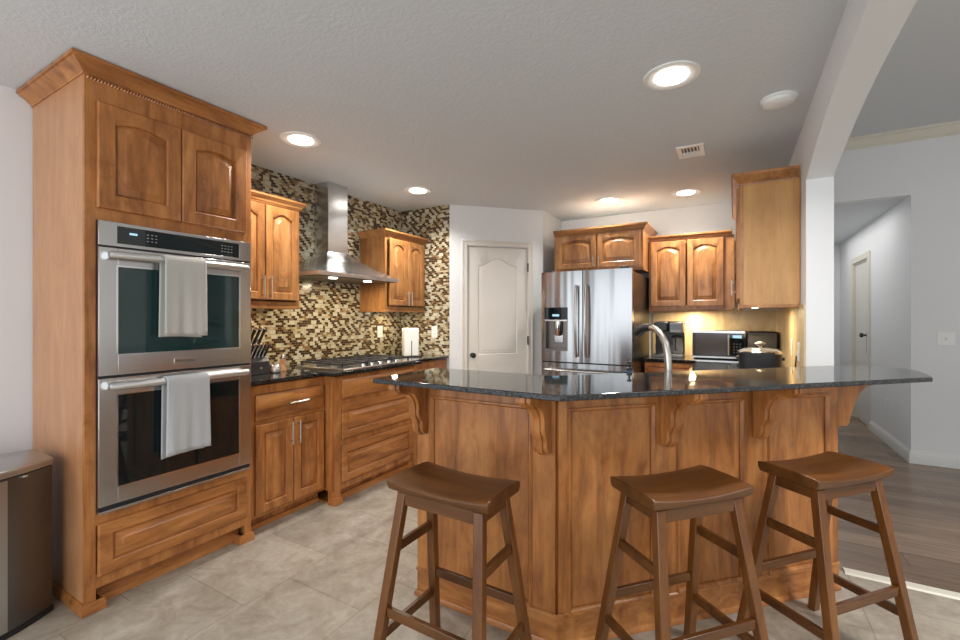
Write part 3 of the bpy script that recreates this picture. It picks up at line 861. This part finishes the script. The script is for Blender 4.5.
for hx, par in ((mid-.045, dl), (mid+.045, drr)):
    pts = [(hx, -.035-.025*math.sin(PI*k/12), .97+.66*k/12) for k in range(13)]
    fhandle(pts, par, (((hx, .006, .985), (hx, -.04, .985)), ((hx, .006, 1.615), (hx, -.04, 1.615))))
pts = [(.05+(FWd-.1)*k/12, -.035-.025*math.sin(PI*k/12), .845) for k in range(13)]
fhandle(pts, fz, (((.065, .008, .845), (.065, -.04, .845)), ((FWd-.065, .008, .845), (FWd-.065, -.04, .845))))
hx0, hx1, hz0, hz1 = hole
MB().box(hx0+.001, hx1-.001, .0, .03, 1.315, hz1-.001).build('control_panel', 'black_glass', dl, .002)
MB().box(hx0+.08, hx1-.08, -.001, -.0002, 1.345, 1.365).build('display', 'display_glow', dl)
mb = MB().box(hx0+.001, hx1-.001, .068, .079, hz0+.001, 1.30).box(hx0+.001, hx0+.012, .004, .068, hz0+.001, 1.30).box(hx1-.012, hx1-.001, .004, .068, hz0+.001, 1.30).box(hx0+.012, hx1-.012, .004, .068, hz0+.001, hz0+.02)
mb.build('dispenser_recess', 'steel_dark', dl)
MB().box(hx0+.001, hx1-.001, -.004, .05, 1.30, 1.3145).build('dispenser_ledge', 'steel', dl, .001)
MB().lathe([(.035, 1.299), (.035, 1.24), (.028, 1.18), (.02, 1.16)], ((hx0+hx1)/2+.01, .036, 0), 18).box((hx0+hx1)/2-.03, (hx0+hx1)/2+.05, .055, .066, 1.10, 1.17).build('dispenser_spout', 'chrome', dl)
for x in (.03, FWd-.10): MB().box(x, x+.07, .02, .10, 1.766, 1.785).build('hinge_cover', 'dark_plastic', t, .003)

# ---- back and right base cabinets with their worktop, and the sink run behind the bar
t = thing('base_cabinet', 'base cabinet with drawer under the coffee maker, beside the refrigerator', 'cabinet', (-.742, 4.45, 0))
BW = .44
base_body(BW, .598, .912).build('body', 'wood', t)
face_frame(MB(), BW, .095, .912, ((.868, .912), (.67, .70), (.095, .125)), .03, .03).build('face_frame', 'wood', t)
d = slab_mesh(MB(), .022, .698, BW-.05, .165).build('drawer', 'wood_h', t); pull('handle', d, BW/2, -.021, .78, .14, False)
d = door_mesh(MB(), .022, .118, BW-.05, .552).build('door', 'wood', t); pull('handle', d, .06, -.021, .58, .14, True)
t = thing('base_cabinet', 'base cabinet run along the right wall behind the bar', 'cabinet', (-.25, 4.445, 0), -R90)
W = 4.445-3.36
base_body(W, .595, .912).build('body', 'wood', t)
face_frame(MB(), W, .095, .912, ((.868, .912), (.67, .70), (.095, .125)), .03, .03, ((W/2-.02, W/2+.02, .125, .868),)).build('face_frame', 'wood', t)
for x in (.025, W/2+.01):
    d = slab_mesh(MB(), x, .698, W/2-.035, .165).build('drawer', 'wood_h', t); pull('handle', d, x+W/4, -.021, .78, .14, False)
    d = door_mesh(MB(), x, .118, W/2-.035, .552).build('door', 'wood', t); pull('handle', d, x+.05, -.021, .58, .14, True)
o = MB().prism([(-1.30, 1.895), (-.705, 1.895), (.335, 2.935), (.335, 3.352), (-.25, 3.352), (-.25, 3.21), (-.98, 2.48), (-1.30, 2.48)], .001, .66).build('sink_cabinet', 'wood', None); tag(o, 'sink base cabinet on the kitchen side of the bar', 'cabinet')

# one granite worktop: outline with a hole for the sink, cut into convex pieces
fb = frame_pts(R45, -.69, 1.89)                # along the bar's long run, v towards the kitchen
mb = MB()
SZ0, SZ1 = .922, KZ
def quadp(*p): mb.prism(list(p), SZ0, SZ1)
su0, su1, sv0, sv1 = .33, 1.03, .13, .50
quadp((-1.34, 1.89), (-.69, 1.89), fb(0, .60), (-.94, 2.49), (-1.34, 2.49))
quadp((-.69, 1.89), fb(su0, 0), fb(su0, .60), fb(0, .60))
quadp(fb(su0, 0), fb(su1, 0), fb(su1, sv0), fb(su0, sv0)); quadp(fb(su0, sv1), fb(su1, sv1), fb(su1, .60), fb(su0, .60))
quadp(fb(su1, 0), (XR-.011, 2.929), (XR-.011, 3.40), (-.29, 3.40), fb(su1, .60))
quadp((-.29, 3.40), (XR-.011, 3.40), (XR-.011, 5.049), (-.29, 5.049)); quadp((-.748, 4.42), (-.29, 4.42), (-.29, 5.049), (-.748, 5.049))
o = mb.build('countertop', 'granite', None); tag(o, 'dark granite counter running from the sink along the right and back walls', 'countertop')
mb = MB()
q = lambda u, v, z: (*fb(u, v), z)
lo = [[q(su0-i, sv0-i, z), q(su1+i, sv0-i, z), q(su1+i, sv1+i, z), q(su0-i, sv1+i, z)] for i, z in ((-.002, .944), (-.002, .78), (-.02, .755), (-.022, .757), (-.006, .785), (-.006, .944))]
mb.loft(lo, cap0=False, cap1=False); mb.add(lo[2], [(0, 1, 2, 3)])
o = mb.build('sink', 'steel', None); tag(o, 'stainless sink basin behind the raised bar', 'sink')

# faucet
fx, fy_ = fb(.645, .075)
t = thing('faucet', 'curved steel pull-down kitchen faucet with black spray head', 'faucet', (fx, fy_, KZ+.001), R45)
pts = [(0, 0, .012), (0, 0, .06), (0, .0, .14), (.0, .006, .20), (0, .022, .255), (-.005, .05, .30), (-.01, .085, .325), (-.015, .12, .333)]
MB().tube(pts, [.019, .0185, .018, .0175, .017, .0165, .016, .016], 16).build('spout', 'nickel', t)
MB().lathe([(.030, 0), (.030, .006), (.022, .012)], n=24).build('base', 'nickel', t)
MB().tube([(-.015, .121, .3332), (-.02, .155, .332), (-.025, .19, .318), (-.028, .215, .298)], [.0165, .022, .026, .024], 16).build('spray_head', 'black_plastic', t)
MB().tube([(.017, 0, .06), (.035, .01, .065), (.06, .03, .075)], [.008, .007, .006], 10).build('lever', 'nickel', t)

t = thing('soap_bottle', 'dark blue soap bottle behind the bar near the refrigerator', 'bottle', (*fb(.42, .075), KZ+.001))
MB().lathe([(.028, 0), (.030, .004), (.030, .10), (.026, .12), (.012, .128)], n=24).build('bottle', 'soap', t)
MB().lathe([(.013, .1285), (.013, .14), (.005, .142), (.005, .16), (.011, .161), (.011, .17)], n=16).build('pump', 'black_plastic', t)

# ---- back counter appliances
t = thing('coffee_maker', 'black coffee maker with glass carafe on the back counter', 'coffee maker', (-.69, 4.62, KZ+.001))
MB().box(0, .265, 0, .22, 0, .028).build('base', 'steel_dark', t, .004)
MB().box(.0, .265, .135, .22, .0285, .35).build('tower', 'black_plastic', t, .006)
MB().box(.0, .125, .0, .134, .255, .345).build('pod_head', 'black_plastic', t, .01)
MB().box(.14, .265, .0, .134, .235, .345).build('brew_head', 'steel_dark', t, .01)
MB().box(.15, .255, -.003, -.0003, .27, .325).build('control_panel', 'black_glass', t)
c = MB().lathe([(.045, .03), (.056, .05), (.056, .12), (.042, .17), (.045, .19)], (.205, .065, 0), 24).build('carafe', 'clear_glass', t)
MB().lathe([(.046, .191), (.046, .205), (.03, .215)], (.205, .065, 0), 24).build('carafe_lid', 'black_plastic', c)
MB().tube([(.205, .01, .18), (.205, -.025, .17), (.205, -.03, .10), (.205, .01, .07)], .007, 8).build('carafe_handle', 'black_plastic', c)
MB().lathe([(.05, .0285), (.05, .04)], (.065, .07, 0), 24).build('drip_tray', 'chrome', t)
MB().tube([(.065, .07, .254), (.065, .07, .235)], .014, 10).build('nozzle', 'black_plastic', t)

t = thing('microwave', 'black and steel microwave oven on the back corner counter', 'microwave', (-.345, 4.66, KZ+.001))
MW, MH = .43, .265
MB().box(0, MW, .025, .34, .012, MH).build('body', 'steel_dark', t, .003)
mb = MB().box(.0, .31, 0, .0248, .012, .04).box(0, .31, 0, .0248, MH-.028, MH).box(0, .03, 0, .0248, .04, MH-.028).box(.285, .31, 0, .0248, .04, MH-.028)
dd = mb.build('door', 'black_plastic', t, .001)
MB().box(.03, .285, .004, .0248, .04, MH-.028).build('window', 'grey_screen', dd)
MB().tube([(.300, -.022, .04), (.300, -.022, MH-.03)], .010, 10).tube([(.300, -.001, .05), (.300, -.022, .05)], .006, 8).tube([(.300, -.001, MH-.04), (.300, -.022, MH-.04)], .006, 8).build('handle', 'chrome', dd)
MB().box(0, MW, -.004, -.0005, MH-.022, MH).box(0, MW, -.004, -.0005, .010, .026).build('trim', 'steel', t)
cpn = MB().box(.312, MW, 0, .0248, .0265, MH-.0225).build('control_panel', 'black_glass', t)
MB().box(.335, MW-.025, -.001, -.0002, MH-.065, MH-.04).build('display', 'display_glow', cpn)
mb = MB()
for a in range(3):
    for b_ in range(4): mb.box(.338+a*.024, .352+a*.024, -.001, -.0002, .06+b_*.026, .072+b_*.026)
mb.build('keypad', 'dark_plastic', cpn)
for x in (.03, MW-.05):
    for y in (.05, .30): MB().box(x, x+.02, y, y+.02, 0, .0118).build('foot', 'black_plastic', t)

mb = MB()
t = thing('bread_box', 'dark bronze bread box in the corner behind the slow cooker', 'bread box', (.098, 4.62, KZ+.001))
MB().box(0, .238, .02, .30, 0, .262).build('body', 'bronze', t, .012, segs=3)
mb = MB(); mb.prism_x([(.0195, .01), (.006, .02), (.004, .12), (.012, .20), (.0195, .235)], .012, .226); mb.build('roll_lid', 'bronze', t)
MB().tube([(.07, -.008, .05), (.17, -.008, .05)], .006, 8).build('handle', 'nickel', t)

t = thing('slow_cooker', 'black slow cooker with steel rim and knobbed lid on the right counter', 'slow cooker', (.155, 3.58, KZ+.001), math.radians(-4))
def oval(a, b_, z, n=36, e=4.5):
    l = []
    for i in range(n):
        th = 2*PI*i/n; c, s = math.cos(th), math.sin(th)
        l.append((a*abs(c)**(2/e)*(1 if c >= 0 else -1), b_*abs(s)**(2/e)*(1 if s >= 0 else -1), z))
    return l
MB().loft([oval(.115, .10, .0), oval(.123, .11, .01), oval(.126, .112, .145)]).build('base', 'black_plastic', t)
MB().loft([oval(.130, .116, .1455), oval(.132, .118, .155), oval(.124, .110, .160)]).build('rim', 'chrome', t)
MB().loft([oval(.118, .104, .1605), oval(.100, .086, .172), oval(.05, .045, .180)]).build('lid', 'clear_glass', t)
MB().lathe([(.012, .1805), (.010, .19), (.024, .202), (.034, .208), (.028, .216), (.012, .222)], n=18).build('lid_knob', 'nickel', t)
for s in (-1, 1): MB().box(.130*s-.010, .130*s+.010, -.04, .04, .10, .118).build('handle', 'black_plastic', t, .004)
o = MB().tube([(.312, 3.58, .952), (.325, 3.53, .952), (.330, 3.46, .97), (.336, 3.40, 1.02), (.337, 3.37, 1.09)], .004, 8).build('power_cord', 'black_plastic', None); tag(o, 'black power cord from the slow cooker up to the outlet', 'cord')

# ------------------------------------------------------------------ the bar
BT = 1.046
t = thing('breakfast_bar', 'angled raised wooden breakfast bar with panelled front and corbels', 'bar', (-.62, 1.69, 0))
body = [(-.70, .016), (.0095, .016), (1.064-.012, 1.064+.012-.001), (1.064-.14, 1.064+.14), (-.066+.0, .176), (-.70, .176)]
body = [(-.698, .018), (-.0075, .018), (1.0626-.0127, 1.0626+.0127), (1.0626-.125, 1.0626+.125), (-.075, .176), (-.698, .176)]
MB().prism(body, .001, BT).build('body', 'wood', t)
# left face: posts and panel in the root frame; long face in a turned frame
def rot45(o): o.rotation_euler = (0, 0, R45); return o
PT = .019
FLW = .70
mb = MB().box(-FLW-.002, -.630, -.004, PT-.002, .001, BT).build('post', 'wood', t, .002)
mb = MB().box(-.104, -.006, 0, PT-.002, .125, BT).build('post', 'wood', t, .001)
pz0, pz1 = .125, .968
def bay(x0, x1, zt=BT):
    m_ = MB(); w = x1-x0
    m_.box(x0, x1, 0, PT-.002, pz1, zt)
    door_mesh(m_, x0, pz0, w, pz1-pz0, t=PT, stile=.012, y0=PT-.002, raised=False, depth=.011, outer=.0003)
    # bead around the field
    i = .012
    z0, z1 = pz0+i, pz1-i
    def fr(k, y): return [(x0+k, y, pz0+k), (x1-k, y, pz0+k), (x1-k, y, pz1-k), (x0+k, y, pz1-k)]
    m_.loft([fr(.004, -.0022), fr(.006, -.0075), fr(.012, -.0085), fr(.018, -.004), fr(.022, .004)], cap0=False, cap1=False)
    return m_
o = bay(-.630, -.104).build('panel', 'wood', t)
MB().box(-.698, -.006, -.002, PT-.002, .001, .1245).build('base_rail', 'wood_h', t)
LU = 1.5025
for x0, x1 in ((.010, .046), (.466, .566), (.936, 1.066), (1.448, LU)):
    rot45(MB().box(x0, x1, 0, PT-.002, .125, BT).build('post', 'wood', t, .001))
for x0, x1 in ((.046, .466), (.566, .936), (1.066, 1.448)):
    rot45(bay(x0, x1).build('panel', 'wood', t))
rot45(MB().box(.004, LU, -.002, PT-.002, .001, .1245).build('base_rail', 'wood_h', t))
mb = MB()
c45 = (1.0626+.0017, 1.0626-.0017)
mb.sweep([(-.70, .17), (-.70, -.003), (0.0, -.003), (1.0645, 1.0615)], [(0, .001), (.012, .001), (.012, .014), (.006, .024), (.0015, .026), (.0015, .115), (.006, .120), (.005, .130), (0, .135)])
mb.build('base_moulding', 'wood_h', t)
mb = MB(); mb.sweep([(-.70, .17), (-.70, -.003), (0.0, -.003), (1.0645, 1.0615)], [(0, BT-.035), (.008, BT-.032), (.010, BT-.012), (.018, BT-.008), (.018, BT-.001), (0, BT-.001)])
mb.build('top_moulding', 'wood_h', t)


def corbel(parent, u, rotz, th=.062, loc=(0, 0, 0), proj=.215, drop=.262, mname='wood', prof=None):
    """scrolled bracket: profile in (y, z), attached at y = 0, projecting to -y"""
    zt = BT-.0005
    pr = [(-.0045, zt), (-proj, zt), (-proj, zt-.028), (-proj+.012, zt-.040), (-proj+.03, zt-.046), (-.14, zt-.052), (-.115, zt-.062), (-.095, zt-.080), (-.080, zt-.105), (-.075, zt-.13),
          (-.076, zt-.155), (-.070, zt-.175), (-.058, zt-.19), (-.050, zt-.205), (-.052, zt-.222), (-.048, zt-.24), (-.036, zt-.255), (-.02, zt-drop), (-.0045, zt-drop)]
    if prof: pr = [(-.0045, zt)]+[(-a, b) for a, b in prof]
    def grow(d): return [(y-d if -proj-.01 < y < -.01 else y, z-(d if z < zt-.04 and k < len(pr)-1 and y < -.01 else 0)) for k, (y, z) in enumerate(pr)]
    mb = MB().prism_x(pr, u-th/2, u-th*.2).prism_x(grow(.006), u-th*.2+.0002, u+th*.2-.0002).prism_x(pr, u+th*.2, u+th/2)
    o = mb.build('corbel', mname, parent, .003); o.rotation_euler = (0, 0, rotz); o.location = loc; return o


corbel(t, -.668, 0); corbel(t, -.052, 0)
corbel(t, .512, R45); corbel(t, 1.005, R45)
# end corbel under the right overhang
fe = frame_pts(R45, 0, 0)
zt0 = BT-.0005
corbel(t, 0, R90+R45, loc=(*fe(LU+.0045-.0045, .037), 0), proj=.325, th=.07, prof=[(.325, zt0), (.325, zt0-.030), (.29, zt0-.046), (.235, zt0-.054), (.185, zt0-.066), (.155, zt0-.088), (.132, zt0-.118), (.112, zt0-.15), (.101, zt0-.175), (.094, zt0-.20), (.086, zt0-.215), (.082, zt0-.235), (.070, zt0-.25), (.0045, zt0-.25)])

# raised granite top
top = [(-1.362, 1.424), (-.511, 1.424), (.764, 2.699), (.790, 2.86), (.792, 2.97), (.778, 3.075), (.735, 3.15), (.65, 3.185), (.55, 3.135), (.503, 3.118), (.355, 2.97), (-.71, 1.905), (-1.362, 1.905)]
mb = MB(); mb.prism(top, BT, 1.067)
o = mb.build('bar_countertop', 'granite', None, .004)
o.data.materials.append(MATS['granite_edge'])
for p in o.data.polygons:
    if abs(p.normal.z) < .5: p.material_index = 1
tag(o, 'polished dark granite bar top on the angled breakfast bar', 'countertop')


# ------------------------------------------------------------------ stools
def make_stool(loc, rz, label):
    t = thing('bar_stool', label, 'stool', loc, rz, 'saddle seat bar stools')
    LX, LY, top_z = .211, .123, .750
    nx, ny = 18, 10
    mb = MB(); loops = []
    def sz(x, y): return top_z-.014*(1-(x/LX)**2)-.006*(abs(y)/LY)**4
    for i in range(nx+1):
        x = -LX+2*LX*i/nx
        e = 1-.025*(abs(x)/LX)**6
        up = [(x, (-LY+2*LY*j/ny)*e, sz(x, -LY+2*LY*j/ny)) for j in range(ny+1)]
        lowz = top_z-.046+.004*(x/LX)**2
        lo = [(x, (-LY+.010)*e, lowz), (x, (LY-.010)*e, lowz)]
        loops.append([lo[0], (x, -LY*e, lowz+.018)]+up+[(x, LY*e, lowz+.018), lo[1]])
    mb.loft(loops); mb.build('seat', 'stool_wood', t, .004, smooth=45)
    zt = .698
    ax, ay, bx, by = .162, .080, .222, .190           # leg centres at top, at the floor
    def leg_at(sx, sy, z): f = 1-z/zt; return (sx*(ax+(bx-ax)*f), sy*(ay+(by-ay)*f))
    h = .0178
    for sx in (-1, 1):
        for sy in (-1, 1):
            loops = []
            for z in (.001, zt):
                cx, cy = leg_at(sx, sy, z); loops.append([(cx-h, cy-h*.9, z), (cx+h, cy-h*.9, z), (cx+h, cy+h*.9, z), (cx-h, cy+h*.9, z)])
            MB().loft(loops).build('leg', 'stool_wood_z', t, .003)
    for sy in (-1, 1):
        x0, y0 = leg_at(-1, sy, .66); MB().box(x0+.0195, -x0-.0195, y0-.010, y0+.010, .655, zt).build('apron', 'stool_wood', t, .002)
    for sx in (-1, 1):
        x0, y0 = leg_at(sx, -1, .66); MB().box(x0-.010, x0+.010, y0+.0175, -y0-.0175, .658, zt).build('apron', 'stool_wood', t, .002)
    def rung_x(sy, z):
        x0, y0 = leg_at(-1, sy, z); MB().box(x0+.018, -x0-.018, y0-.009, y0+.009, z-.017, z+.017).build('stretcher', 'stool_wood', t, .003)
    def rung_y(sx, z):
        x0, y0 = leg_at(sx, -1, z); MB().box(x0-.009, x0+.009, y0+.0165, -y0-.0165, z-.017, z+.017).build('stretcher', 'stool_wood', t, .003)
    rung_x(-1, .29); rung_x(1, .29)
    for sx in (-1, 1): rung_y(sx, .50); rung_y(sx, .20)
    return t


st = make_stool((-.88, 1.33, 0), math.radians(-1), 'leftmost brown wooden saddle stool, in front of the short end of the bar')
dup(st, (-.168, 1.73, 0), math.radians(48), 'middle brown wooden saddle stool at the angled front of the bar')
dup(st, (.312, 2.212, 0), math.radians(49), 'rightmost brown wooden saddle stool, near the wood floor')
